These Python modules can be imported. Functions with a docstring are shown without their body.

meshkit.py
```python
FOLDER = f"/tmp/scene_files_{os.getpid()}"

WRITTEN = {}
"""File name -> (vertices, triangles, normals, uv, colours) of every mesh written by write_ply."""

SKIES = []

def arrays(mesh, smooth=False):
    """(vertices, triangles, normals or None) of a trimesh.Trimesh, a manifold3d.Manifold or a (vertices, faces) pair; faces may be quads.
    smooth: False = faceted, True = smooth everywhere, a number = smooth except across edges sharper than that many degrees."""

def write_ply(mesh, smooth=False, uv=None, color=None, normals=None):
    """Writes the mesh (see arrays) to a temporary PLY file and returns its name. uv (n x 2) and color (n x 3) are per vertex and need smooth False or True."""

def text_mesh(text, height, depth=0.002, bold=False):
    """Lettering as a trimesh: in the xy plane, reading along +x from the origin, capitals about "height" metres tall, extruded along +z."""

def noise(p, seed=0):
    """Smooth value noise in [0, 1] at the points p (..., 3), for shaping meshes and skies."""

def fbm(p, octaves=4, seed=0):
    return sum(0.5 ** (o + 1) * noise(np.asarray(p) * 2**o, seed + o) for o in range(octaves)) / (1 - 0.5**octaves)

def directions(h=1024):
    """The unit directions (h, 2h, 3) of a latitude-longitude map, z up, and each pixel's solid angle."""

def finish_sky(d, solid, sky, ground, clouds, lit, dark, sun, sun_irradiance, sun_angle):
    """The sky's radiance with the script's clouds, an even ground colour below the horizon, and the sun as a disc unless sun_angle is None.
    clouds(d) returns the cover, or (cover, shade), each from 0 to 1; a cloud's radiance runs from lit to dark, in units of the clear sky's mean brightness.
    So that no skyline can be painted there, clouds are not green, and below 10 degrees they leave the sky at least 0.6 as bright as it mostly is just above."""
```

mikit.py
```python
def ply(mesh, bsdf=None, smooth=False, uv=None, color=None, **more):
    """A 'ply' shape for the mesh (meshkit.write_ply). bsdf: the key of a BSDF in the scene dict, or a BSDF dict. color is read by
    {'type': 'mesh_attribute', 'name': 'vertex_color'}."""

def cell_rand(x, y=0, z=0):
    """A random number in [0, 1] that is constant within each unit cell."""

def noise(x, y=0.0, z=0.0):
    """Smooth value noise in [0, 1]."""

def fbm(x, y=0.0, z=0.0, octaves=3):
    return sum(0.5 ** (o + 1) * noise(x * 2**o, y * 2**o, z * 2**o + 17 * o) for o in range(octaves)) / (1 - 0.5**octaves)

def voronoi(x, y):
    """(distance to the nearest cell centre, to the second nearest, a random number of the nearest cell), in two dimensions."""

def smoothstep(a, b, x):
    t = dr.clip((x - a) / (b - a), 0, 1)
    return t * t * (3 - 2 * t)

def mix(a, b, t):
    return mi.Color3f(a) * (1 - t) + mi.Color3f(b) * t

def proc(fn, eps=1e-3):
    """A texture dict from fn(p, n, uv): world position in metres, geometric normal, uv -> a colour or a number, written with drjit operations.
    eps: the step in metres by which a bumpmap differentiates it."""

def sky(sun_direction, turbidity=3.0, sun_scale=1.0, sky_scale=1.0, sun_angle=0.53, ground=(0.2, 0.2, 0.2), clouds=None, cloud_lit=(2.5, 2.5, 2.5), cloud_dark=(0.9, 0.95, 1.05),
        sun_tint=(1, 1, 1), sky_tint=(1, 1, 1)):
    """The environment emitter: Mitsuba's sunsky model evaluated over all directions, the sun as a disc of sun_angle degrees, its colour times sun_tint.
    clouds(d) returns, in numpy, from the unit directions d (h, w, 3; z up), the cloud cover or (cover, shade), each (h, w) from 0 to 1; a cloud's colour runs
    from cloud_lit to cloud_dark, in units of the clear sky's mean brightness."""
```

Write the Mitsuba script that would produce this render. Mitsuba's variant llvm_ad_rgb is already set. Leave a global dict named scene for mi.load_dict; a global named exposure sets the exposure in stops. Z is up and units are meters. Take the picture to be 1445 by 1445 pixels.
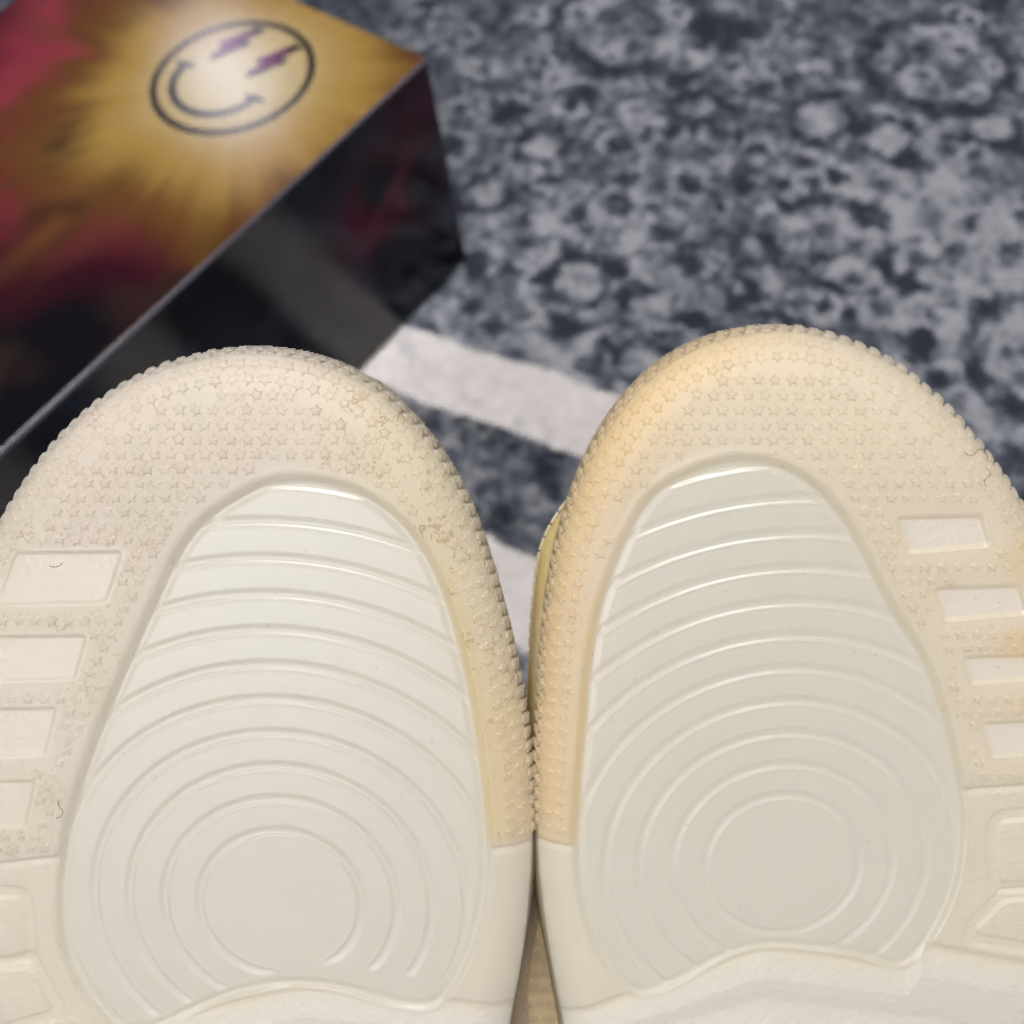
import math, random
import numpy as np, trimesh, mitsuba as mi, drjit as dr
import shapely
from shapely.geometry import Polygon
from scipy.interpolate import splprep, splev
from scipy.spatial import cKDTree
import manifold3d as m3
import meshkit, mikit
from mikit import ply, proc, fbm, noise, smoothstep, mix

T = mi.ScalarTransform4f
rng = np.random.default_rng(7)
scene, labels = {}, {}

# ------------------------------------------------------------------ camera, light, exposure
CAM = np.array([0, 0, 0.46])
RIGHT = np.array([0.98045432, -0.17220214, -0.09516174])
DOWN = np.array([-0.19674688, -0.85813982, -0.47422223])
FWD = np.array([0.0, 0.48367601, -0.87524712])
scene['camera'] = {'type': 'thinlens', 'fov': 54.03, 'aperture_radius': 0.00135, 'focus_distance': 0.191,
                   'near_clip': 0.01, 'far_clip': 50.0,
                   'to_world': T().look_at(origin=CAM.tolist(), target=(CAM + FWD).tolist(), up=(-DOWN).tolist())}
exposure = 0.56
# soft light of the room, the lamp beyond the box and the ceiling lamp, and a fill panel added behind the photographer
scene['room_light'] = {'type': 'constant', 'radiance': {'type': 'rgb', 'value': [0.065, 0.065, 0.07]}}
scene['wall_lamp'] = {'type': 'rectangle',
    'to_world': T().look_at(origin=[-0.47, 2.21, 1.40], target=[-0.093, 0.448, 0.14], up=[0, 0, 1]).scale([0.07, 0.07, 1]),
    'bsdf': {'type': 'diffuse', 'reflectance': {'type': 'rgb', 'value': 0.5}},
    'emitter': {'type': 'area', 'radiance': {'type': 'rgb', 'value': [8.5, 8.8, 11.5]}}}
labels['wall_lamp'] = {'label': 'small bright lamp beyond the shoe box, outside the picture', 'kind': 'structure'}
scene['ceiling_lamp'] = {'type': 'rectangle',
    'to_world': T().look_at(origin=[0.15, 0.25, 2.4], target=[0, 0.2, 0], up=[0, 1, 0]).scale([0.42, 0.42, 1]),
    'bsdf': {'type': 'diffuse', 'reflectance': {'type': 'rgb', 'value': 0.5}},
    'emitter': {'type': 'area', 'radiance': {'type': 'rgb', 'value': [11.6, 11.1, 10.6]}}}
scene['added_rear_fill'] = {'type': 'rectangle',
    'to_world': T().look_at(origin=[-1.1, -1.9, 1.9], target=[0, 0.1, 0.2], up=[0, 0, 1]).scale([0.8, 0.7, 1]),
    'bsdf': {'type': 'diffuse', 'reflectance': {'type': 'rgb', 'value': 0.5}},
    'emitter': {'type': 'area', 'radiance': {'type': 'rgb', 'value': [2.25, 2.27, 2.3]}}}
labels['added_rear_fill'] = {'label': 'added fill light behind the photographer, outside the picture', 'kind': 'structure'}
labels['ceiling_lamp'] = {'label': 'square ceiling lamp above the rug, outside the picture', 'kind': 'structure'}

# ------------------------------------------------------------------ materials
def rgb(*c): return {'type': 'rgb', 'value': list(c)}
VC = {'type': 'mesh_attribute', 'name': 'vertex_color'}

def rubber(name, alpha, gloss):
    """translucent skin: half of the diffuse light passes into the gap above the pale core sheet and comes back softened"""
    scene[name] = {'type': 'blendbsdf', 'weight': gloss,
                   'a': {'type': 'principledthin', 'base_color': VC, 'roughness': 0.5, 'diff_trans': 1.4, 'eta': 1.45},
                   'b': {'type': 'twosided', 'n': {'type': 'roughconductor', 'alpha': alpha, 'specular_reflectance': rgb(0.95, 0.96, 1.0)}}}
rubber('rubber', 0.30, 0.05)
rubber('smooth_rubber', 0.12, 0.06)
scene['rubber_core'] = {'type': 'twosided', 'b': {'type': 'diffuse', 'reflectance': VC}}
_c = np.linspace(0, 0.985, 100)
def skin(col):
    """skin colour whose skin-and-core stack reflects col"""
    return np.interp(col, _c / 2 + _c ** 3 / 4 / (1 - _c ** 2 / 2), _c)

# rug print: white border bands, distressed flowers and blots, in metres on the rug
MOTIF = [(149,459,8,-1),(102,454,10,-1),(125,425,10,-1),(133,394,8,-1),(162,365,8,-1),(173,342,5,-1),(125,354,7,-1),(104,350,4,-1),(59,338,9,-1),(233,471,6,-1),(236,441,7,-1),(178,448,8,-1),(180,404,6,-1),(188,489,4,-1),(199,476,7,-1),(203,592,20,-1),(228,588,11,-1),(167,556,11,-1),(161,435,5,-1),(196,428,6,-1),(236,308,12,-1),(297,383,8,-1),(320,435,6,-1),(279,441,10,-1),(245,406,13,-1),(244,351,9,-1),(204,383,6,-1),(198,345,6,-1),(209,337,4,-1),(64,486,7,-1),(150,507,7,-1),(162,503,4,-1),(115,504,9,-1),(99,555,13,-1),(45,409,7,-1),(66,426,8,-1),(91,408,8,-1),(98,384,8,-1),(49,366,13,-1),(265,254,11,-1),(240,283,8,-1),(327,383,6,-1),(254,346,6,-1),(9,430,10,-1),(49,553,13,-1),(7,535,11,-1),(66,398,13,1),(103,422,7,1),(204,555,10,2),(128,590,9,2),(247,542,7,1),(242,493,14,1),(276,463,12,1),(298,417,7,1),(266,406,8,1),(221,365,12,1),(197,413,9,1),(227,325,10,1),(254,321,9,1),(276,340,6,1),(270,371,6,1),(151,414,6,1),(107,371,6,1),(172,523,11,1),(316,511,10,2),(365,553,9,2),(360,508,7,2),(300,547,11,2),(57,449,10,1),(99,323,9,1),(231,427,8,1),(338,455,11,1),(181,373,8,1),(165,383,6,1),(187,341,6,1),(88,333,11,1),(90,548,11,2),(133,532,9,2),(66,518,11,1),(24,485,11,1),(86,649,10,2),(116,639,10,2),(43,601,12,2)]

def rug_colour(p, n, uv):
    wx = (fbm(p.x * 120, p.y * 120, 3) - 0.5) * 0.0075
    wy = (fbm(p.x * 120, p.y * 120, 9) - 0.5) * 0.0075
    wx += (fbm(p.x * 300, p.y * 300, 21, 2) - 0.5) * 0.0055
    wy += (fbm(p.x * 300, p.y * 300, 25, 2) - 0.5) * 0.0055
    x, y = p.x + wx, p.y + wy
    near = 1 - smoothstep(0.47, 0.53, p.y + 0.12 * p.x)
    f = (fbm(x * 85, y * 85, 1.0, 3) - 0.5) * 0.75 + (noise(x * 17, y * 17, 5.0) - 0.5) * 0.3 + (fbm(x * 230, y * 230, 6.0, 2) - 0.5) * 0.75 + 0.22 * near
    d1, d2, r = mikit.voronoi(x * 52, y * 52)
    leaf = dr.exp(-dr.square(dr.square(d1 / 0.40)))
    rosette = dr.exp(-dr.square((d1 - 0.36) / 0.15)) - 0.8 * dr.exp(-dr.square(d1 / 0.16))
    f += dr.select(r > 0.55, 0.34 * rosette * (1.2 - 0.8 * near), -0.50 * leaf * (0.35 + 0.65 * near)) + 0.16 * dr.exp(-dr.square((d2 - d1) / 0.12))
    for (mx, my, mr, k) in MOTIF:
        q = (dr.square(x - mx / 1000) + dr.square(y - my / 1000)) / (mr / 1000) ** 2
        if k == 2:
            f += 0.55 * dr.exp(-dr.square((dr.sqrt(q) - 0.75) / 0.33)) - 0.75 * dr.exp(-q / 0.12)
        elif k < 0:
            f += -0.72 * dr.exp(-q * q * 1.5) + 0.30 * dr.exp(-dr.square((dr.sqrt(q) - 1.4) / 0.25))
        else:
            f += 0.60 * dr.exp(-q * q)
            if mr >= 11: f += -0.60 * dr.exp(-dr.square((dr.sqrt(q) - 1.45) / 0.28)) - 0.35 * dr.exp(-q / 0.05)
    yarn = (noise(p.x * 520, p.y * 520, 2.0) - 0.5) * 0.35 + (noise(p.x * 210, p.y * 210, 4.0) - 0.5) * 0.45
    for (mx, my, mr) in ((0.300, 0.285, 0.040), (0.067, 0.392, 0.026), (0.214, 0.392, 0.034), (0.150, 0.62, 0.05), (0.33, 0.52, 0.045)):
        q = dr.sqrt(dr.square(x - mx) + dr.square(y - my)) / mr
        wob = 0.16 * (noise(x * 120, y * 120, 13.0) - 0.5)
        f += -0.55 * dr.exp(-dr.square((q + wob - 1.0) / 0.13)) + 0.32 * dr.exp(-dr.square((q + wob - 1.28) / 0.11)) + 0.25 * dr.exp(-dr.square((q + wob - 0.68) / 0.13))
    t = smoothstep(-0.66, 0.78, f * 0.90 + yarn - 0.09)
    dark, mid, light = mi.Color3f(0.042, 0.047, 0.068), mi.Color3f(0.150, 0.172, 0.215), mi.Color3f(0.44, 0.445, 0.50)
    c = dr.select(t < 0.5, dark * (1 - 2 * t) + mid * (2 * t), mid * (2 - 2 * t) + light * (2 * t - 1))
    # border bands run obliquely under the shoes
    b = 0.588 * p.x + 0.809 * p.y + (noise(p.x * 30, p.y * 30, 7.0) - 0.5) * 0.006 + (noise(p.x * 140, p.y * 140, 8.0) - 0.5) * 0.003
    e = 0.0016
    band = smoothstep(0.2515 - e, 0.2515 + e, b) * (1 - smoothstep(0.2955 - e, 0.2955 + e, b))
    band += smoothstep(0.140 - e, 0.140 + e, b) * (1 - smoothstep(0.188 - e, 0.188 + e, b))
    band += smoothstep(0.030 - e, 0.030 + e, b) * (1 - smoothstep(0.080 - e, 0.080 + e, b))
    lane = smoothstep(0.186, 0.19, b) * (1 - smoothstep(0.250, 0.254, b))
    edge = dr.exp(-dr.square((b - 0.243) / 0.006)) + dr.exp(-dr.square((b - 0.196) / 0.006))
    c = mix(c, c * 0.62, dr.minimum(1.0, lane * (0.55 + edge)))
    spot = smoothstep(0.60, 0.78, fbm(p.x * 75, p.y * 75, 11.0, 2))
    white = mix(mi.Color3f(0.87, 0.83, 0.83), mi.Color3f(0.66, 0.63, 0.67), spot * 0.7) * (0.95 + 0.35 * yarn)
    return mix(c, white, band)
scene['rug_pile'] = {'type': 'twosided', 'b': {'type': 'bumpmap', 'arbitrary': proc(lambda p, n, uv: 0.0011 * noise(p.x * 520, p.y * 520, 2.0) + 0.0016 * noise(p.x * 210, p.y * 210, 4.0), eps=4e-4),
                     'scale': 1.0, 'bsdf': {'type': 'diffuse', 'reflectance': proc(rug_colour)}}}

# ------------------------------------------------------------------ floor and rug
def grid_sheet(x0, x1, y0, y1, step, z=0.0, amp=0.0):
    xs, ys = np.arange(x0, x1 + step / 2, step), np.arange(y0, y1 + step / 2, step)
    X, Y = np.meshgrid(xs, ys, indexing='ij')
    Z = z + amp * (meshkit.fbm(np.stack([X * 60, Y * 60, X * 0], -1), 3) - 1.0)
    V = np.stack([X, Y, Z], -1).reshape(-1, 3)
    k = np.arange(len(V)).reshape(X.shape)
    F = np.stack([k[:-1, :-1], k[1:, :-1], k[1:, 1:], k[:-1, 1:]], -1).reshape(-1, 4)
    return V, np.vstack([F[:, [0, 1, 2]], F[:, [0, 2, 3]]])
rv, rf = grid_sheet(-1.1, 1.1, -0.6, 1.5, 0.01, 0.0, 0.0018)
sk = trimesh.creation.box(bounds=[[-1.1, -0.6, -0.010], [1.1, 1.5, -0.0035]])
scene['rug'] = ply(trimesh.util.concatenate([trimesh.Trimesh(rv, rf, process=False), sk]), 'rug_pile', smooth=40)
labels['rug'] = {'label': 'slate blue and grey distressed flower rug with off-white border bands under everything', 'category': 'rug'}
scene['floor_board'] = {'type': 'twosided', 'b': {'type': 'roughplastic', 'alpha': 0.2, 'diffuse_reflectance': rgb(0.25, 0.18, 0.12)}}
scene['floor'] = ply(trimesh.creation.box(bounds=[[-3, -3, -0.05], [3, 3, -0.0101]]), 'floor_board')
labels['floor'] = {'label': 'plain floor under the rug', 'kind': 'structure'}

# ------------------------------------------------------------------ shoe box
BH = 0.1413
BC = np.array([0.00386, 0.43339, 0.0])          # the corner nearest the middle of the picture
psi = 0.7507732
E1, E2 = np.array([math.cos(psi), math.sin(psi), 0]), np.array([-math.sin(psi), math.cos(psi), 0])
BL, BW = 0.35, 0.23
SM = np.array([-0.0930, 0.4484])                # middle of the face print
def box_colour(p, n, uv):
    dx, dy = p.x - SM[0], p.y - SM[1]
    a, b = dx * E1[0] + dy * E1[1], dx * E2[0] + dy * E2[1]
    r = dr.sqrt(a * a + b * b)
    th = dr.atan2(b, a)
    ca, sa = dr.cos(th), dr.sin(th)
    ray = fbm(ca * 3.2 + 3, sa * 3.2 + 5, r * 6, 3) - 0.5
    fine = noise(ca * 15, sa * 15, r * 14) - 0.5
    q = r + ray * 0.075 * smoothstep(0.03, 0.12, r) + fine * 0.009
    left = smoothstep(-0.02, -0.10, a)
    c = mix((0.60, 0.49, 0.27), (0.42, 0.255, 0.065), smoothstep(0.015, 0.066, q))
    c = mix(c, (0.17, 0.080, 0.018), smoothstep(0.058, 0.094, q))
    red = mix((0.115, 0.007, 0.018), (0.30, 0.025, 0.062), smoothstep(-0.02, 0.05, 0.13 - dr.abs(r - 0.135) * 2.2 - 0.09 + 0.35 * ray))
    c = mix(c, red, smoothstep(0.070, 0.132, q) * (0.72 + 0.55 * ray))
    c = mix(c, (0.035, 0.003, 0.010), smoothstep(0.100, 0.150, q - 0.25 * b))
    c = mix(c, (0.004, 0.003, 0.006), smoothstep(0.150, 0.185, q - 0.22 * b))
    streak = smoothstep(0.62, 0.8, fbm(ca * 7, sa * 7, r * 9, 2)) * smoothstep(0.06, 0.085, r)
    c = mix(c, (0.08, 0.055, 0.012), streak * 0.4)
    c = mix(c, (0.17, 0.06, 0.07), smoothstep(0.058, 0.083, a) * 0.75)
    soot = smoothstep(0.50, 0.72, fbm(a * 26 + 4, b * 26, 3.0, 3)) * smoothstep(0.062, 0.10, r)
    c = mix(c, (0.030, 0.016, 0.012), soot * 0.75)
    # the long side
    s = (p.x - BC[0]) * E1[0] + (p.y - BC[1]) * E1[1]      # 0 at the corner, negative along the side
    cloud = fbm(s * 38, p.z * 38, 2.0, 3)
    blot = dr.exp(-dr.square((s + 0.050) / 0.030) - dr.square((p.z - 0.088) / 0.026)) * smoothstep(0.28, 0.6, cloud)
    blot2 = dr.exp(-dr.square((s + 0.010) / 0.03) - dr.square((p.z - 0.122) / 0.024))
    side = mix((0.0035, 0.0038, 0.007), (0.010, 0.013, 0.026), smoothstep(0.45, 0.75, cloud))
    side = mix(side, (0.17, 0.008, 0.040), dr.minimum(1.0, blot * 0.9))
    side = mix(side, (0.075, 0.012, 0.030), blot2 * 0.8)
    fold = smoothstep(0.10, 0.35, n.z) * (1 - smoothstep(0.80, 0.97, n.z))     # edge highlight painted pale along the fold
    c = dr.select(n.z > 0.6, c, side)
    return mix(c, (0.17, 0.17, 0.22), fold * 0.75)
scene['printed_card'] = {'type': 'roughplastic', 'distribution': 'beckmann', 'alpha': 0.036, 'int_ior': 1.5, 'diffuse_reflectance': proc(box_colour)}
def at_box(s, t, z): return BC + E1 * s + E2 * t + np.array([0, 0, z])
balls = []
for s in (-0.0022, -BL + 0.0022):
    for t in (0.0022, BW - 0.0022):
        for z in (0.0022, BH - 0.0022):
            balls.append(m3.Manifold.sphere(0.0022, 40).translate(at_box(s, t, z).tolist()))
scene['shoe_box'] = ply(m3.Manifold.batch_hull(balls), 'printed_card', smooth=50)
labels['shoe_box'] = {'label': 'glossy shoe box with gold and crimson burst print and round smiling face on top', 'category': 'shoe box'}

def ink(name, c): scene[name] = {'type': 'roughplastic', 'distribution': 'beckmann', 'alpha': 0.036, 'int_ior': 1.5, 'diffuse_reflectance': rgb(*c)}
ink('grey_ink', (0.030, 0.023, 0.017)); ink('magenta_ink', (0.15, 0.002, 0.085)); ink('shade_ink', (0.16, 0.125, 0.085))
def decal(poly, z, depth=0.00012):
    """flat print on the lid; poly in the face's own frame: x to the face's right, y to its top"""
    parts = [trimesh.creation.extrude_polygon(g, depth, engine='earcut') for g in getattr(poly, 'geoms', [poly])]
    m = trimesh.util.concatenate(parts)
    v = np.array(m.vertices)
    m.vertices = np.stack([SM[0] + E1[0] * v[:, 1] - E2[0] * v[:, 0], SM[1] + E1[1] * v[:, 1] - E2[1] * v[:, 0], BH + z + v[:, 2]], 1)
    return m
P0 = shapely.Point(0, 0)
scene['shoe_box__face_outline'] = ply(decal(P0.buffer(0.0418, 64).difference(P0.buffer(0.0380, 64)), 1e-5), 'grey_ink')
arc = [(-0.003 + 0.0245 * math.cos(t), -0.006 + 0.0235 * math.sin(t)) for t in np.linspace(math.pi * 1.0, math.pi * 2.0, 48)]
smile = shapely.LineString(arc).buffer(0.0021, 12)
for e in (arc[0], arc[-1]):
    smile = smile.union(shapely.LineString([(e[0] - 0.0042, e[1] - 0.0008), (e[0] + 0.0042, e[1] + 0.0008)]).buffer(0.0014))
scene['shoe_box__smile'] = ply(decal(smile, 1e-5), 'grey_ink')
bolt = [(0.0010, 0.0125), (-0.0058, -0.0018), (-0.0010, -0.0018), (-0.0026, -0.0125), (0.0058, 0.0028), (0.0010, 0.0028), (0.0056, 0.0125)]
for k, (ex, ey) in enumerate([(-0.0178, 0.0158), (0.0085, 0.0158)]):
    key = 'shoe_box__eye' + (f'_{k:03d}' if k else '')
    b_ = shapely.affinity.translate(Polygon(bolt), ex, ey)
    scene[key] = ply(decal(b_.buffer(0.0004), 2.2e-4), 'magenta_ink')
    sh = shapely.affinity.translate(shapely.affinity.scale(Polygon(bolt), 1.0, 1.15), ex + 0.0022, ey + 0.0030).buffer(0.0008)
    scene[key + '__shadow'] = ply(decal(sh, 5e-5), 'grey_ink')

# ------------------------------------------------------------------ the two sneakers
# Sole frame, in millimetres: u to the side, v towards the toes, w out of the sole.
t13 = math.radians(13)
SU, SV = RIGHT, -math.cos(t13) * DOWN - math.sin(t13) * FWD
SW = np.cross(SU, SV)
S0 = CAM + 0.190 * FWD
def world(uvw):
    uvw = np.asarray(uvw, float) / 1000
    return S0 + uvw[..., :1] * SU + uvw[..., 1:2] * SV + uvw[..., 2:3] * SW
def spline(pts, n=1400, s=0.6):
    p = np.array(pts + [pts[0]], float)
    tck, _ = splprep(p.T, s=s * len(p) * 0.12, per=True)
    return np.stack(splev(np.linspace(0, 1, n, endpoint=False), tck), 1)
def sdist(q, loop):
    """signed distance to a closed loop, positive inside; q (n, 2)"""
    loop = np.asarray(loop, float)
    seg = np.roll(loop, -1, 0) - loop
    k = np.maximum(1, np.ceil(np.linalg.norm(seg, axis=1) / 0.12).astype(int))
    dense = np.vstack([loop[i] + seg[i] * np.linspace(0, 1, k[i], endpoint=False)[:, None] for i in range(len(loop))])
    d, _ = cKDTree(dense).query(q)
    return np.where(shapely.contains_xy(Polygon(loop), q[:, 0], q[:, 1]), d, -d)
def ss(a, b, x):
    t = np.clip((x - a) / (b - a), 0, 1)
    return t * t * (3 - 2 * t)
def toe(v): return 5.0 * (np.maximum(0, v - 2) / 32.0) ** 2
def nz(u, v, f, seed=0, oct=1):
    p = np.stack([u * f, v * f, np.zeros_like(u)], -1)
    return meshkit.fbm(p, oct, seed) if oct > 1 else meshkit.noise(p, seed)
def line_below(u, v, pts):
    """how far v lies below a polyline v(u)"""
    p = np.array(sorted(pts)); return np.interp(u, p[:, 0], p[:, 1]) - v

LEFT = dict(
    out=[(-98.9,-2.7),(-96.4,1.1),(-94.6,3.3),(-92.0,7.0),(-88.6,11.5),(-84.3,15.9),(-79.2,19.9),(-74.8,22.8),(-69.0,25.8),(-61.3,28.4),(-54.6,29.4),(-48.0,29.8),(-41.3,29.3),(-34.6,27.5),(-28.5,24.9),(-23.7,21.4),(-19.7,17.9),(-14.8,12.4),(-11.3,6.1),(-8.3,0.1),(-5.6,-7.0),(-3.3,-13.5),(-1.5,-22.3),(0.4,-29.7),(1.9,-37.7),(3.4,-50.1),(4.2,-58.5),(4.5,-67.5),(4.7,-72.9),(4.6,-81.2),(3.6,-94.3),(2.1,-106.4),(0.8,-115.3),
         (-4,-135),(-9,-155),(-14,-180),(-18,-210),(-20,-235),(-24,-253),(-33,-267),(-48,-275),(-66,-277),(-84,-271),(-96,-258),(-101,-240),(-101,-215),(-103,-190),(-107,-165),(-112,-140),(-116,-115),(-118.5,-90),(-119,-68),(-117,-48),(-113,-30),(-107,-15)],
    panel=[(-38.6,7.2),(-45.7,6.8),(-52.3,3.5),(-57.8,0.4),(-64.7,-8.0),(-69.9,-16.5),(-73.8,-24.6),(-78.2,-33.9),(-83.5,-44.9),(-87.6,-53.7),(-90.2,-60.5),(-92.2,-68.5),(-94.5,-76.6),(-95.8,-84.9),(-95.7,-93.1),(-93.9,-102.9),(-89.6,-110.5),(-85.2,-115.8),(-67.0,-110.8),(-45.0,-105.2),(-36.7,-106.1),(-14.1,-108.7),(-12.6,-105.8),(-8.5,-97.8),(-5.4,-87.6),(-4.2,-80.4),(-3.7,-70.1),(-4.3,-59.4),(-5.2,-51.7),(-6.6,-42.5),(-8.4,-30.9),(-10.5,-20.8),(-13.2,-12.6),(-16.7,-6.6),(-21.1,-0.6),(-25.4,3.1),(-32.0,5.8)],
    centre=(-48.4,-84.4), r0=16.0, pitch=7.28,
    pockets=[[(-95.1,-7.7),(-73.9,-7.4),(-78.4,-18.2),(-100.4,-18.8)],[(-108.0,-24.7),(-82.4,-24.4),(-85.9,-34.0),(-110.6,-34.7)],[(-112.0,-40.0),(-89.9,-39.5),(-93.4,-50.4),(-114.1,-50.7)],[(-114.7,-55.4),(-95.8,-55.4),(-99.0,-66.1),(-116.1,-66.4)]],
    split=[(-130,-77),(-118.7,-75.5),(-92.4,-72.2)], inner=-70.3, side=-1,
    blocks=[[(-114.7,-83.1),(-103.2,-83.1),(-103.5,-96.5),(-114.5,-97.6)],[(-113.5,-101.0),(-103.0,-98.8),(-99.1,-109.5),(-112.0,-113.6)]],
    cut=[(-100,-122),(-78,-113),(-44,-98.5),(-12,-104),(0,-106)],
    arch=[(-125,-126),(-85,-116),(-67,-111),(-45,-105.4),(-14,-108.8),(6,-112)], arch2=[(-125,-132),(-85,-124),(-45,-120),(6,-121)])
RIGHT_S = dict(
    out=[(10.8,-115.3),(8.9,-106.4),(7.1,-97.1),(5.7,-86.8),(5.1,-75.7),(4.9,-67.5),(5.0,-51.7),(5.0,-44.6),(5.3,-38.5),(5.9,-30.2),(6.6,-21.9),(7.9,-13.8),(9.7,-5.9),(11.0,0.8),(13.2,6.5),(17.0,15.1),(21.9,21.6),(29.1,27.6),(35.5,31.1),(43.4,33.3),(50.0,33.8),(58.4,33.1),(65.5,31.1),(72.0,27.9),(78.5,24.1),(83.8,18.4),(87.9,13.9),(92.1,9.3),(95.9,4.0),(98.6,0.2),
         (107,-12),(113,-27),(118,-45),(121,-65),(121,-88),(119,-112),(115,-140),(110,-165),(106,-190),(104,-215),(104,-240),(99,-258),(87,-271),(69,-277),(51,-275),(36,-267),(27,-253),(23,-235),(21,-210),(18,-180),(16,-155),(13.3,-135)],
    panel=[(40.9,10.7),(45.5,10.8),(49.9,10.3),(54.4,8.1),(59.0,4.5),(63.9,-1.0),(68.0,-7.0),(72.3,-14.5),(76.0,-21.3),(80.0,-26.1),(83.8,-33.5),(86.9,-40.8),(89.2,-48.2),(91.3,-55.5),(93.2,-65.8),(93.8,-73.8),(92.7,-82.1),(90.4,-89.3),(87.6,-95.5),(83.7,-100.2),(73.7,-97.8),(61.1,-96.0),(53.2,-95.5),(43.9,-99.0),(25.2,-106.6),(23.7,-105.2),(19.9,-100.7),(16.9,-94.9),(14.3,-87.6),(12.7,-79.3),(12.1,-71.2),(12.8,-55.3),(13.2,-43.1),(13.7,-35.1),(14.6,-26.9),(15.6,-20.8),(17.1,-16.1),(18.5,-10.5),(20.6,-4.8),(23.5,0.2),(26.3,4.5),(32.3,8.2),(36.6,9.6)],
    centre=(55.9,-75.3), r0=15.0, pitch=6.88,
    pockets=[[(72.6,-0.9),(89.2,-0.5),(91.7,-6.9),(75.5,-8.4)],[(81.1,-14.9),(97.9,-14.4),(100.5,-20.6),(83.7,-22.0)],[(88.1,-29.0),(104.6,-28.5),(106.8,-33.8),(90.3,-35.2)],[(93.5,-43.0),(109.1,-42.3),(111.4,-49.5),(95.8,-51.0)]],
    split=[(90.7,-57.2),(115.4,-55.4),(130,-54)], inner=-69.8, side=1,
    blocks=[[(100.4,-65.6),(114.5,-64.3),(115.2,-77.9),(101.8,-78.6)],[(103.0,-83.9),(114.6,-82.9),(113.9,-93.6),(97.6,-90.8)]],
    cut=[(0,-125),(25,-115),(130,-115)],
    arch=[(0,-118),(25.2,-107),(43.9,-99.2),(53.2,-95.6),(84,-100.3),(86.8,-95.2),(108.3,-99.6),(125,-103)], arch2=[(0,-121),(36.6,-108.5),(53.8,-103.1),(85,-107.5),(109,-112),(125,-115)])

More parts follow.
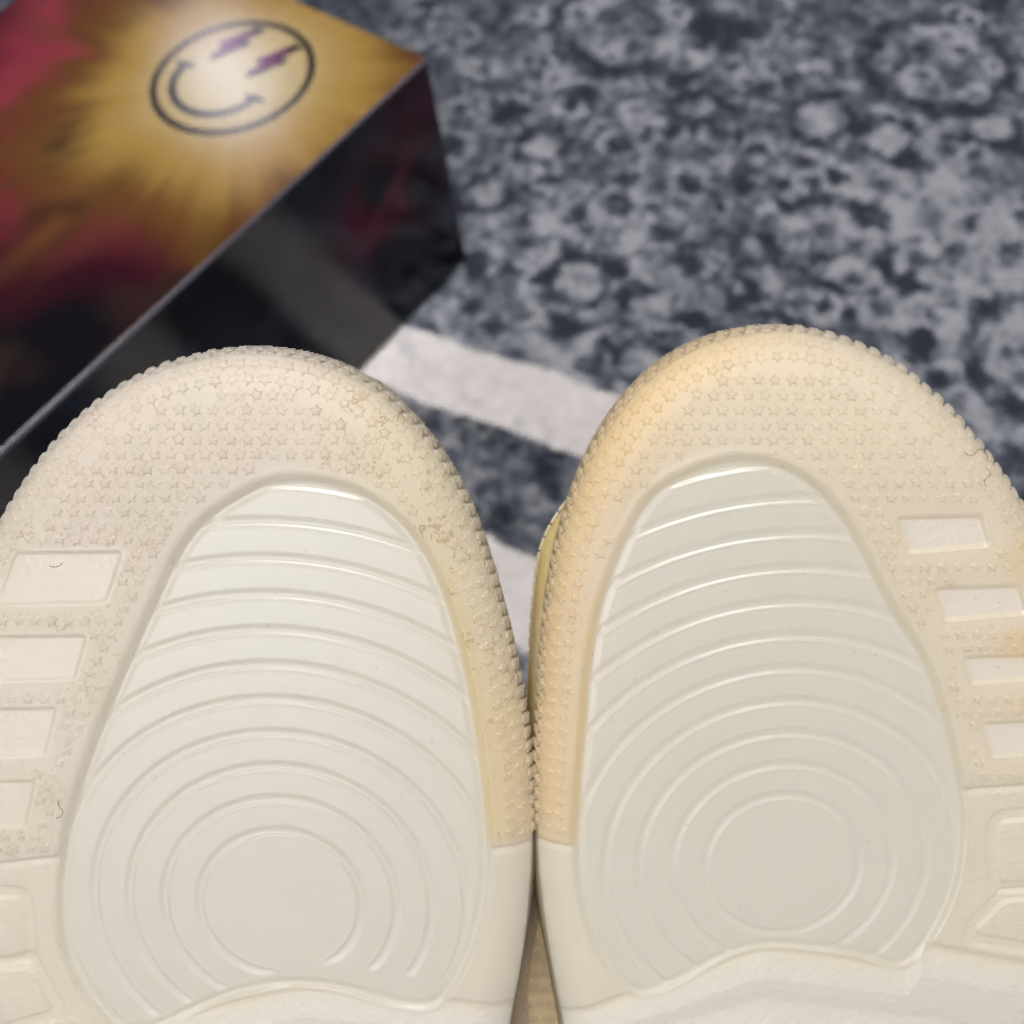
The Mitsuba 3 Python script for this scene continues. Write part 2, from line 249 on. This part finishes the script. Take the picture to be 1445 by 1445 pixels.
GAP = 0.8      # the studs stand out beyond the base by about this much
def make_relief(S):
    out = spline(S['out']); S['loop'] = np.array(Polygon(out).buffer(-GAP).exterior.coords)[:-1]
    S['pan'] = spline(S['panel'], 1200, 0.25)
    def fields(u, v):
        q = np.stack([u, v], -1)
        d, dp = sdist(q, S['loop']), sdist(q, S['pan'])
        side = S['side']
        w = -toe(v) - 3.0 * np.maximum(0, 1 - np.maximum(d, 0) / 8.0) ** 2.2 + np.minimum(d, 0) * 5.0
        cx, cy = S['centre']
        reg = np.zeros(len(u), int)                       # 0 tread, 1 .. pivot, 100 shank, 200 pockets, 300 blocks
        # lower part: pebbled shank, a step below the tread
        lat = line_below(u, v, S['split']) if True else 0
        outer_side = (u - cx) * side > 0
        low_in = (S['inner'] - v)
        low = np.where(outer_side, lat, low_in)
        lowm = ss(-0.2, 1.0, low)
        step_groove = np.exp(-((low - 1.0) / 0.8) ** 2)
        w = w - (0.55 * lowm + 0.5 * step_groove) * (1 - ss(-0.6, 0.9, dp))
        arch = line_below(u, v, S['arch']); arch2 = line_below(u, v, S['arch2'])
        # pivot panel with its moat and concentric grooves
        tilt = 0.0
        w = w + 0.22 * np.exp(-((dp + 0.75) / 0.55) ** 2) * (1 - 0.5 * lowm) * (1 - ss(-3, 0, arch))
        pan = ss(-0.15, 1.7, dp)
        w = w - 1.45 * pan + 0.30 * ss(1.9, 3.2, dp)
        r = np.hypot(u - cx, v - cy)
        k = np.round((r - S['r0'] - 0.9) / S['pitch'])
        x = r - (S['r0'] + k * S['pitch'])               # 0 = inner edge of the groove
        live = (k >= 0) * ss(1.6, 2.6, dp) * ss(0.0, 2.5, -line_below(u, v, S['cut']))
        prof = ss(-0.12, 0.50, x) * (1 - ss(0.95, 2.3, x))
        bead = np.exp(-((x + 0.26) / 0.22) ** 2)
        ang = np.arctan2(v - cy, u - cx)
        w = w + live * (-0.27 * prof + 0.06 * bead)
        w = w - 0.15 * np.exp(-(r / 12.0) ** 2)
        ring = np.where(r < S['r0'] - 1.6, 0, np.floor((r - (S['r0'] - 1.6)) / S['pitch']) + 1).astype(int)
        reg = np.where(dp > -0.05, 1 + ring, reg)
        # window-shaped recesses in the tread
        dk = np.full(len(u), -99.0)
        for i, pk in enumerate(S['pockets']):
            loop = np.array(Polygon(pk).buffer(-1.0).buffer(1.0, 8).exterior.coords)[:-1]
            di = sdist(q, loop)
            w = w - (0.75 + 0.07 * (v - pk[3][1] - 4.0)) * (1.0 if side > 0 else 0.42) * ss(-0.1, 0.9, di)
            w = w + 0.06 * (nz(u, v, 1.6, 5) - 0.5) * ss(0.8, 1.2, di)
            reg = np.where(di > -0.4, 200 + i, reg); dk = np.maximum(dk, di)
        shank = (low > 0) & (dp < -0.05)
        reg = np.where(shank, 100, reg)
        peb = np.zeros(len(u))
        if True:
            for i, bk in enumerate(S['blocks']):
                loop = np.array(Polygon(bk).buffer(-0.7).buffer(0.7, 6).exterior.coords)[:-1]
                db = sdist(q, loop)
                w = w - 0.6 * ss(-3.6, -2.7, db) * (1 - ss(-0.9, 0.0, db))
                reg = np.where((db > -1.6) & shank, 300 + i, reg)
            strip = (outer_side) * ss(0.9, 1.6, lat)
            am = ss(-2.6, -0.8, arch)
            w = w + am * (-0.80 + 0.26 * np.clip(arch, 0, 5.5)) * (1 - pan) - 0.10 * np.clip(arch2 - 0.5, 0, 3.0) * (1 - pan)
            w = w + (1 - pan) * 0.20 * np.clip(arch2 - 3.5, 0, 14)
            reg = np.where((arch > 0.2) & (dp < 0.2), 101, reg)
            pm = np.maximum(strip, am) * (1 - pan) * ss(0.6, 2.0, d)
            peb = nz(u, v, 1.5, 11) + 0.6 * nz(u, v, 2.1, 12)
            w = w + 0.12 * pm * (peb - 0.8) * (1 - ss(-1.6, -0.6, dp))
        # small unevenness of moulded rubber
        w = w + 0.05 * (nz(u, v, 0.14, 21, 2) - 0.5)
        return w, d, dp, dk, low, arch, reg, r, x, live
    S['fields'] = fields

def tint(S, u, v, d, dp, low, arch):
    """colour of the dyed, slightly translucent rubber, plus a cool sheen painted on the arch"""
    n1, n2 = nz(u, v, 0.05, 31, 3), nz(u, v, 0.11, 32, 2)
    base = np.array([0.835, 0.775, 0.65]); cream = np.array([0.87, 0.78, 0.60]); milk = np.array([0.79, 0.775, 0.69])
    cool_sheen = np.array([0.785, 0.785, 0.735])
    def lerp(a, b, t): return a + (b - a) * t[:, None]
    c = np.repeat(base[None], len(u), 0)
    pan = ss(0.5, 2.5, dp)
    if S['side'] < 0:
        c = lerp(c, np.array([0.86, 0.78, 0.68]), ss(0.35, 0.6, n1) * (1 - pan))
        c = lerp(c, cream, 0.85 * ss(-46, -22, u) * (1 - pan) * ss(-75, -60, v))
        c = lerp(c, np.array([0.84, 0.66, 0.36]), 0.75 * ss(-22, -8, u) * np.exp(-((dp + 0.0) / 2.0) ** 2) * ss(-72, -66, v))
        c = lerp(c, np.array([0.86, 0.70, 0.47]), 0.6 * ss(-14, -2, u) * (1 - pan) * ss(-71, -69, v) * (1 - ss(-45, -25, v)))
    else:
        c = lerp(c, np.array([0.87, 0.775, 0.62]), (0.65 + 0.35 * n1) * (1 - pan) * ss(-62, -50, v))
        far = d
        c = lerp(c, np.array([0.92, 0.71, 0.43]), (1 - ss(0.5, 11.5, far + 3.0 * (n2 - 0.5))) * (1 - ss(24, 66, u)) * ss(-76, -66, v) * 0.95)
        c = lerp(c, np.array([0.88, 0.73, 0.55]), 0.45 * np.exp(-((dp + 4.5) / 3.0) ** 2) * (1 - ss(24, 40, u)) * ss(-76, -66, v))
        c = lerp(c, np.array([0.87, 0.66, 0.38]), 0.7 * ss(6, 0, 0) * 0 + 0.55 * ss(92, 100, u) * (1 - ss(-2, 4, v)) * ss(-45, -30, v) * ss(0.45, 0.6, n2) )
        c = lerp(c, np.array([0.86, 0.66, 0.38]), 0.75 * (1 - ss(14, 20, u)) * np.exp(-((dp - 0.5) / 1.3) ** 2) * ss(-76, -66, v))
    c = lerp(c, milk, pan * 0.8)
    c = lerp(c, np.array([0.815, 0.765, 0.675]), pan * 0.45 * ss(0.45, 0.6, nz(u, v, 0.045, 41, 2)))
    c = lerp(c, cool_sheen, ss(0.0, 3.0, arch) * 0.6)  # reflected cool light painted into the arch slopes
    c = lerp(c, base, ss(0, 2, low) * (1 - pan) * (1 - ss(0, 2, arch)) * 0.8)
    return np.clip(c, 0, 0.93)

def specks(u, v, amount, seed):
    s = nz(u, v, 2.6, seed) * nz(u, v, 0.7, seed + 1)
    return ss(1 - amount, 1 - amount + 0.10, s)

def axis(a, b, c, d, fine, coarse):
    return np.unique(np.round(np.concatenate([np.arange(a, b, coarse), np.arange(b, c, fine), np.arange(c, d + coarse, coarse)]), 4))

def star_mesh(R, h):
    """one raised five-armed stud: bevelled flank, low peaked top; faces outward along +z"""
    a = np.pi / 2 + np.arange(10) * np.pi / 5
    rad = np.where(np.arange(10) % 2 == 0, R, R * 0.54)
    ring = lambda k, z: np.stack([rad * k * np.cos(a), rad * k * np.sin(a), np.full(10, z)], 1)
    v = np.vstack([ring(1.05, -0.22), ring(0.98, 0.25 * h), ring(0.62, 0.88 * h), [[0, 0, h]]])
    f = []
    for s in (0, 10):
        for i in range(10):
            j = (i + 1) % 10
            f += [[s + i, s + j, s + 10 + j], [s + i, s + 10 + j, s + 10 + i]]
    f += [[20 + i, 20 + (i + 1) % 10, 30] for i in range(10)]
    return v, np.array(f)

def sneaker(key, S, label):
    make_relief(S)
    lp = S['loop']
    lo, hi = lp.min(0) - 1.4, lp.max(0) + 1.4
    fu0, fu1 = (max(lo[0], -101.0), hi[0]) if S['side'] < 0 else (lo[0], min(hi[0], 103.0))
    us = axis(lo[0], fu0, fu1, hi[0], 0.24, 1.0); vs = axis(lo[1], -119.0, hi[1], hi[1] + 0.1, 0.24, 1.6)
    U, V = np.meshgrid(us, vs, indexing='ij')
    u, v = U.ravel(), V.ravel()
    w, d, dp, dk, low, arch, reg, r, x, live = S['fields'](u, v)
    keep = (d > -1.3)
    idx = np.arange(len(u)).reshape(U.shape)
    q = np.stack([idx[:-1, :-1], idx[1:, :-1], idx[1:, 1:], idx[:-1, 1:]], -1).reshape(-1, 4)
    q = q[keep[q].all(1)]
    rq = reg[q[:, 0]]
    col = tint(S, u, v, d, dp, low, arch)
    # grime in the moat, the tread and the grooves
    tread = (reg == 0) & (dk < -0.3)
    patch = ss(0.30, 0.62, nz(u, v, 0.06, 51, 2))
    if S['side'] > 0: patch = patch * 0.35
    if S['side'] < 0: patch = np.maximum(patch * 0.55, ss(-48, -26, u) * ss(-70, -30, v))
    g = specks(u, v, 0.40 + 0.14 * patch, 52) * np.where(tread, 0.16 + 0.75 * patch, 0) + specks(u, v, 0.36, 54) * np.exp(-((dp - 0.6) / 1.0) ** 2) * 0.35
    g = g + specks(u, v, 0.30, 56) * live * np.exp(-((x - 1.6) / 0.7) ** 2) * 0.40
    g = g + specks(u, v, 0.20, 58) * 0.30
    dots = rng.uniform([lo[0], -118], [hi[0], hi[1]], (260, 2)); dr_ = rng.uniform(0.04, 0.19, 260); ds = rng.uniform(0.15, 0.85, 260)
    dd_, di_ = cKDTree(dots).query(np.stack([u, v], -1), distance_upper_bound=0.6)
    hit = np.isfinite(dd_)
    spot = np.zeros(len(u)); spot[hit] = ds[di_[hit]] * (1 - ss(dr_[di_[hit]] * 0.6, dr_[di_[hit]] + 0.15, dd_[hit]))
    g = np.clip(np.maximum(g, spot), 0, 0.85)
    grime = np.array([0.42, 0.30, 0.19])
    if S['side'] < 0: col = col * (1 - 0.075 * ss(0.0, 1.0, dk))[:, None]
    col = col + (np.array([0.90, 0.90, 0.90]) - col) * ((0.72 if S['side'] > 0 else 0.0) * ss(0.5, 1.4, dk))[:, None]  # right recess floors painted whiter to stand for their glossy reflection
    col = col + (grime - col) * g[:, None]
    pos = world(np.stack([u, v, w], -1))
    S['kd'] = None
    def part(name, mask, bsdf):
        f = q[mask]
        ids, inv = np.unique(f, return_inverse=True)
        f = inv.reshape(-1, 4)
        f = np.vstack([f[:, [0, 1, 2]], f[:, [0, 2, 3]]])
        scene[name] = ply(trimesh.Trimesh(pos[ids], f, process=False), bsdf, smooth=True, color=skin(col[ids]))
    labels[key] = {'label': label, 'category': 'sneaker', 'group': 'pair of sneakers held soles up'}
    o = key + '__outsole'
    part(o, rq == 0, 'rubber')
    part(o + '__shank', (rq == 100) | (rq == 101), 'rubber')
    n = 0
    for k in sorted(set(rq[(rq >= 1) & (rq < 100)])):
        name = o + ('__pivot_disc' if k == 1 else '__pivot_ring' + (f'_{n:03d}' if n else ''))
        if k > 1: n += 1
        part(name, rq == k, 'smooth_rubber')
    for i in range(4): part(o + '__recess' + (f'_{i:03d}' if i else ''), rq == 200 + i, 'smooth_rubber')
    for i in range(2): part(o + '__tread_block' + (f'_{i:03d}' if i else ''), rq == 300 + i, 'rubber')
    # ---- the opaque core under the skin
    cu = np.arange(lo[0], hi[0], 0.8); cv = np.concatenate([np.arange(lo[1], -122, 2.5), np.arange(-122, hi[1], 0.8)])
    CU, CV = np.meshgrid(cu, cv, indexing='ij'); cu, cv = CU.ravel(), CV.ravel()
    fc = S['fields'](cu, cv)
    ci = np.arange(len(cu)).reshape(CU.shape)
    cq = np.stack([ci[:-1, :-1], ci[1:, :-1], ci[1:, 1:], ci[:-1, 1:]], -1).reshape(-1, 4)
    cq = cq[(fc[1] > 0.3)[cq].all(1)]
    ids, inv = np.unique(cq, return_inverse=True); cq = inv.reshape(-1, 4)
    cc_ = np.clip(skin(tint(S, cu, cv, fc[1], fc[2], fc[4], fc[5])) ** 1.15, 0, 0.95)
    scene[o + '__core'] = ply(trimesh.Trimesh(world(np.stack([cu, cv, fc[0] - 1.5], -1))[ids], np.vstack([cq[:, [0, 1, 2]], cq[:, [0, 2, 3]]]), process=False), 'rubber_core', smooth=True, color=cc_[ids])
    # ---- star studs: three rows along the rim, then a staggered field
    pts = []
    for dd, pit, ph in ((-0.95, 3.0, 0.0), (-0.40, 3.0, 0.5), (1.6, 3.05, 0.0), (4.3, 3.1, 0.5)):
        g_ = Polygon(lp).buffer(-dd).exterior
        nn = int(g_.length / pit)
        for i in range(nn):
            p = g_.interpolate((i + ph) * g_.length / nn); p2 = g_.interpolate((i + ph) * g_.length / nn + 0.2)
            pts.append((p.x, p.y, math.atan2(p2.y - p.y, p2.x - p.x) + math.pi / 2 + 0.0))
    row = 0
    for vv in np.arange(-125, 40, 2.72):
        row += 1
        for uu in np.arange(lo[0], hi[0], 3.2):
            pu = uu + (1.6 if row % 2 else 0) + rng.normal(0, 0.07); pv = vv + rng.normal(0, 0.07)
            pts.append((pu, pv, None))
    pts = np.array([(a, b, np.nan if c is None else c) for a, b, c in pts], float)
    F0 = S['fields'](pts[:, 0], pts[:, 1])
    cx = S['centre'][0]
    okay = (F0[1] > -1.1) & (F0[2] < -1.9) & (F0[3] < -1.3) & (F0[4] < -1.4)
    okay &= ~(np.isnan(pts[:, 2]) & (F0[1] < 6.4))
    pts = pts[okay]
    e = 0.35
    w0, d0 = F0[0][okay], F0[1][okay]
    def hs(du, dv):
        D_ = sdist(pts[:, :2] + [du, dv], lp)
        return -toe(pts[:, 1] + dv) - 3.0 * np.maximum(0, 1 - np.maximum(D_, 0) / 8.0) ** 2.2 + np.minimum(D_, 0) * 2.2
    gu, gv = (hs(e, 0) - hs(-e, 0)) / (2 * e), (hs(0, e) - hs(0, -e)) / (2 * e)
    hh = hs(0, 0)
    sv, sf = star_mesh(1.46, 0.30)
    meshes, cols = [], []
    tc = tint(S, pts[:, 0], pts[:, 1], F0[1][okay], F0[2][okay], F0[4][okay], F0[5][okay])
    for i in range(len(pts)):
        n3 = np.array([-gu[i], -gv[i], 1.0]); n3 /= np.linalg.norm(n3)
        a = rng.normal(0, 0.12) if np.isnan(pts[i, 2]) else pts[i, 2] + math.pi / 2 + rng.normal(0, 0.06)
        t1 = np.array([math.cos(a), math.sin(a), 0]); t1 -= n3 * (t1 @ n3); t1 /= np.linalg.norm(t1)
        t2 = np.cross(n3, t1)
        s = rng.uniform(0.90, 1.06); tall = 1.0
        if d0[i] < 0: s, tall = 0.92, 1.35
        P = np.array([pts[i, 0], pts[i, 1], hh[i] + 0.02]) + s * (sv[:, :1] * t1 + sv[:, 1:2] * t2) + sv[:, 2:] * rng.uniform(0.62, 1.25) * tall * n3
        cc = np.repeat(tc[i][None], len(sv), 0) * rng.uniform(0.97, 1.02)
        gr = specks(P[:, 0] * 1.3, P[:, 1] * 1.3, 0.42, 61)
        gr[20:] *= 0.2; gr[:20] = (0.50 + 0.50 * gr[:20]) * rng.uniform(0.25, 1.0) * (0.15 if d0[i] < 0.5 else 1.0)
        pa = float(ss(0.30, 0.62, nz(pts[i:i+1, 0], pts[i:i+1, 1], 0.06, 51, 2))[0])
        if S['side'] > 0: pa *= 0.35
        if S['side'] < 0: pa = max(pa * 0.55, float(ss(-48, -26, pts[i, 0]) * ss(-70, -30, pts[i, 1])))
        cc = cc + (grime - cc) * (gr * np.minimum(1.0, 0.20 + 1.1 * pa))[:, None]
        meshes.append(P); cols.append(np.clip(cc, 0, 0.93))
    vis = np.abs(pts[:, 0]) < 104
    order = np.argsort(np.where(vis, 0, 1) * 1e6 + np.where(vis, np.hypot(pts[:, 0] - (-50 if S['side'] < 0 else 50), pts[:, 1] + 10), 0))
    def put(name, ids):
        V_ = np.vstack([meshes[i] for i in ids]); C_ = np.vstack([cols[i] for i in ids])
        F_ = np.vstack([sf + k * len(sv) for k in range(len(ids))])
        fl = F_.ravel()                                  # unshared corners: crisp facets with vertex colours
        scene[name] = ply(trimesh.Trimesh(world(V_)[fl], np.arange(len(fl)).reshape(-1, 3), process=False), 'rubber', smooth=False, color=skin(C_[fl]))
    for k, i in enumerate(order[:300]): put(o + '__star' + (f'_{k:03d}' if k else ''), [i])
    if len(order) > 300:
        put(o + '__star_field', list(order[300:]))
        labels[o + '__star_field'] = {'kind': 'stuff'}
    print(key, 'stars', len(order), 'verts', len(u))
    body(key, S)

# ---- side wall of the sole and the upper
def colour_fn(c0, c1, c2):
    def fn(p, n, uv):
        k = noise(p.x * 55, p.y * 55, p.z * 55)
        f = noise(p.x * 1500, p.y * 1500, p.z * 1500)
        return mix(mix(c0, c1, smoothstep(0.35, 0.65, k)), c2, smoothstep(0.55, 0.8, f) * 0.5)
    return fn
def weave(p, n, uv):
    return 0.00035 * (dr.sin(p.x * 5200 + p.z * 2600) * dr.sin(p.y * 5200 - p.z * 2600))
scene['yellow_weave'] = {'type': 'twosided', 'b': {'type': 'bumpmap', 'arbitrary': proc(weave, eps=1e-4), 'scale': 1.0,
    'bsdf': {'type': 'diffuse', 'reflectance': proc(colour_fn((0.95, 0.74, 0.32), (0.95, 0.80, 0.46), (0.95, 0.88, 0.66)))}}}
scene['cream_weave'] = {'type': 'twosided', 'b': {'type': 'bumpmap', 'arbitrary': proc(weave, eps=1e-4), 'scale': 1.0,
    'bsdf': {'type': 'diffuse', 'reflectance': proc(colour_fn((0.62, 0.55, 0.42), (0.70, 0.60, 0.44), (0.75, 0.70, 0.58)))}}}
scene['tan_canvas'] = {'type': 'twosided', 'b': {'type': 'diffuse', 'reflectance': proc(colour_fn((0.78, 0.62, 0.37), (0.82, 0.67, 0.42), (0.86, 0.74, 0.52)))}}
scene['grey_canvas'] = {'type': 'twosided', 'b': {'type': 'diffuse', 'reflectance': proc(colour_fn((0.44, 0.35, 0.25), (0.50, 0.41, 0.29), (0.56, 0.48, 0.36)))}}
scene['cotton'] = {'type': 'twosided', 'b': {'type': 'diffuse', 'reflectance': rgb(0.74, 0.64, 0.44)}}

def loft(rings, close_last=True):
    n = len(rings[0]); v = np.vstack(rings); f = []
    i = np.arange(n); j = (i + 1) % n
    for k in range(len(rings) - 1):
        f.append(np.stack([k * n + i, k * n + j, (k + 1) * n + j], 1)); f.append(np.stack([k * n + i, (k + 1) * n + j, (k + 1) * n + i], 1))
    if close_last:
        v = np.vstack([v, [rings[-1].mean(0)]]); m = (len(rings) - 1) * n
        f.append(np.stack([m + i, m + j, np.full(n, len(v) - 1)], 1))
    return trimesh.Trimesh(v, np.vstack(f), process=False)

def body(key, S):
    lp = S['loop'][::3]
    nrm = np.roll(lp, -1, 0) - np.roll(lp, 1, 0); nrm = np.stack([nrm[:, 1], -nrm[:, 0]], 1); nrm /= np.linalg.norm(nrm, axis=1)[:, None]
    if Polygon(lp + nrm).area < Polygon(lp).area: nrm = -nrm
    R = S['side'] > 0
    inner = ss(0.35, 0.8, -S['side'] * nrm[:, 0]) * (1 - ss(-16, 12, lp[:, 1]))
    bulge = (-3.0 + 4.4 * inner if R else np.full(len(lp), -3.2))[:, None]
    def ring(off, w, follow=1.0): return np.concatenate([lp + nrm * off, (w - toe(lp[:, 1]) * follow)[:, None]], 1)
    rings = [ring(-2.0, -5.5), ring(-0.2 + 0.2 * bulge, -6.5), ring(bulge * 0.5, -9), ring(bulge, -14), ring(bulge * 1.8 if R else bulge, -22), ring(bulge * 1.7 - 0.6 if R else bulge - 0.6, -27, 0.8), ring(bulge - 2.5, -28, 0.8), ring(-8.0, -28, 0.8)]
    m = loft([world(r_) for r_ in rings], True)
    scene[key + '__midsole'] = ply(m, 'yellow_weave' if R else 'cream_weave', smooth=40)
    # row of stitches round the top of the side wall
    st = []
    L = np.vstack([ring(bulge * 1.7 + 0.05 if R else bulge + 0.25, -24.5, 0.85)])
    seg = np.linalg.norm(np.diff(np.vstack([L, L[:1]]), axis=0), axis=1); cum = np.concatenate([[0], np.cumsum(seg)])
    for s in np.arange(0, cum[-1] - 3, 3.2):
        a = [np.interp(s + k, cum, np.append(L[:, c], L[0, c])) for k in (0, 2.2) for c in range(3)]
        a, b = np.array(a[:3]), np.array(a[3:])
        if a[1] < -150: continue
        b_ = m3.Manifold.batch_hull([m3.Manifold.sphere(0.42, 8).translate(x_.tolist()) for x_ in (a, b)]).to_mesh()
        st.append(trimesh.Trimesh(world(b_.vert_properties[:, :3]), b_.tri_verts, process=False))
    scene[key + '__stitching'] = ply(trimesh.util.concatenate(st), 'cotton', smooth=True)
    labels[key + '__stitching'] = {'kind': 'stuff'}
    # upper: rounded toe box that climbs to the ankle collar
    c = lp.mean(0); top, bot = lp[:, 1].max(), lp[:, 1].min()
    vv = np.linspace(top - 8, bot + 4, 70); rings = []
    nb = 40
    for v_ in vv:
        xs = shapely.LineString([(-300, v_), (300, v_)]).intersection(Polygon(lp)).bounds
        hw, cu = (xs[2] - xs[0]) / 2 - 4.0, (xs[0] + xs[2]) / 2
        s = (top - v_) / (top - bot)
        H = np.interp(s, [0, 0.03, 0.10, 0.22, 0.40, 0.55, 0.68, 0.80, 1.0], [6, 22, 34, 42, 55, 78, 104, COLLAR, COLLAR])
        swell = (15.0 if R else 20.0) * float(np.exp(-((v_ + 135) / 38.0) ** 2)); hw += swell / 2; cu -= S['side'] * swell / 2
        hw_top = np.interp(s, [0, 0.3, 0.6, 0.8, 1.0], [1, 0.94, 0.80, 0.82, 0.86])
        a = np.linspace(0, np.pi, nb)
        x_ = np.sign(np.cos(a)) * np.abs(np.cos(a)) ** 0.55; h_ = np.abs(np.sin(a)) ** 0.7
        uu = cu + hw * x_ * (1 + (hw_top - 1) * h_)
        ww = -27.0 - toe(v_) * 0.8 - H * h_
        low_ = np.stack([uu[::-1] * 0.98 + cu * 0.02, np.full(nb, v_), np.full(nb, -26.0 - toe(v_) * 0.8)], 1)
        rings.append(world(np.vstack([np.stack([uu, np.full(nb, v_), ww], 1), low_])))
    m = loft(rings, True)
    scene[key + '__upper'] = ply(m, 'tan_canvas' if R else 'grey_canvas', smooth=45)

COLLAR = 114.0
sneaker('sneaker', LEFT, 'left sneaker seen from below, milky white sole with tan grime between its small star studs')
sneaker('sneaker_001', RIGHT_S, 'right sneaker seen from below, creamy sole tinted orange along its inner edge')

# ------------------------------------------------------------------ lint caught on the soles
scene['dark_fibre'] = {'type': 'diffuse', 'reflectance': rgb(0.05, 0.04, 0.04)}
def fibre(key, pts, rad, label):
    p = np.array(pts, float)
    tck, _ = splprep(p.T, s=0, k=min(3, len(p) - 1)); c = np.stack(splev(np.linspace(0, 1, 40), tck), 1)
    a = np.linspace(0, 2 * np.pi, 6, endpoint=False); rings = []
    for i in range(len(c)):
        t_ = c[min(i + 1, len(c) - 1)] - c[max(i - 1, 0)]; t_ /= np.linalg.norm(t_)
        s1 = np.cross(t_, [0.1, 0.2, 1]); s1 /= np.linalg.norm(s1); s2 = np.cross(t_, s1)
        rings.append(world(c[i] + rad * (np.cos(a)[:, None] * s1 + np.sin(a)[:, None] * s2)))
    scene[key] = ply(loft(rings, True), 'dark_fibre', smooth=True)
    labels[key] = {'label': label, 'category': 'lint'}
def on(S, u, v, up):
    return (u, v, float(S['fields'](np.array([u]), np.array([v]))[0][0]) + up)
fibre('lint_fibre', [on(RIGHT_S, 84.6, 11.5, .7), on(RIGHT_S, 86.5, 10.8, .75), on(RIGHT_S, 88.0, 11.6, .8), on(RIGHT_S, 89.6, 11.2, .9), on(RIGHT_S, 89.8, 9.6, .8)], 0.045,
      'dark crooked fibre caught on the upper outer rim of the right sole')
fibre('lint_fibre_001', [on(RIGHT_S, 89.4, 8.2, .7), on(RIGHT_S, 90.2, 7.0, .7), on(RIGHT_S, 89.0, 6.2, .7), on(RIGHT_S, 89.2, 4.9, .7)], 0.04,
      'short hooked fibre just below the crooked one on the right sole')
fibre('lint_fibre_002', [on(LEFT, -88.9, -10.6, .06), on(LEFT, -87.4, -10.9, .06), on(LEFT, -86.2, -10.0, .06)], 0.05,
      'short curved dark fibre lying in the topmost recess of the left sole')
fibre('lint_fibre_003', [on(LEFT, -91.2, -59.7, .65), on(LEFT, -91.5, -60.9, .7), on(LEFT, -90.9, -62.0, .7), on(LEFT, -91.7, -63.3, .6), on(LEFT, -92.5, -63.5, .5)], 0.055,
      'dark wavy fibre beside the panel edge low on the left sole')
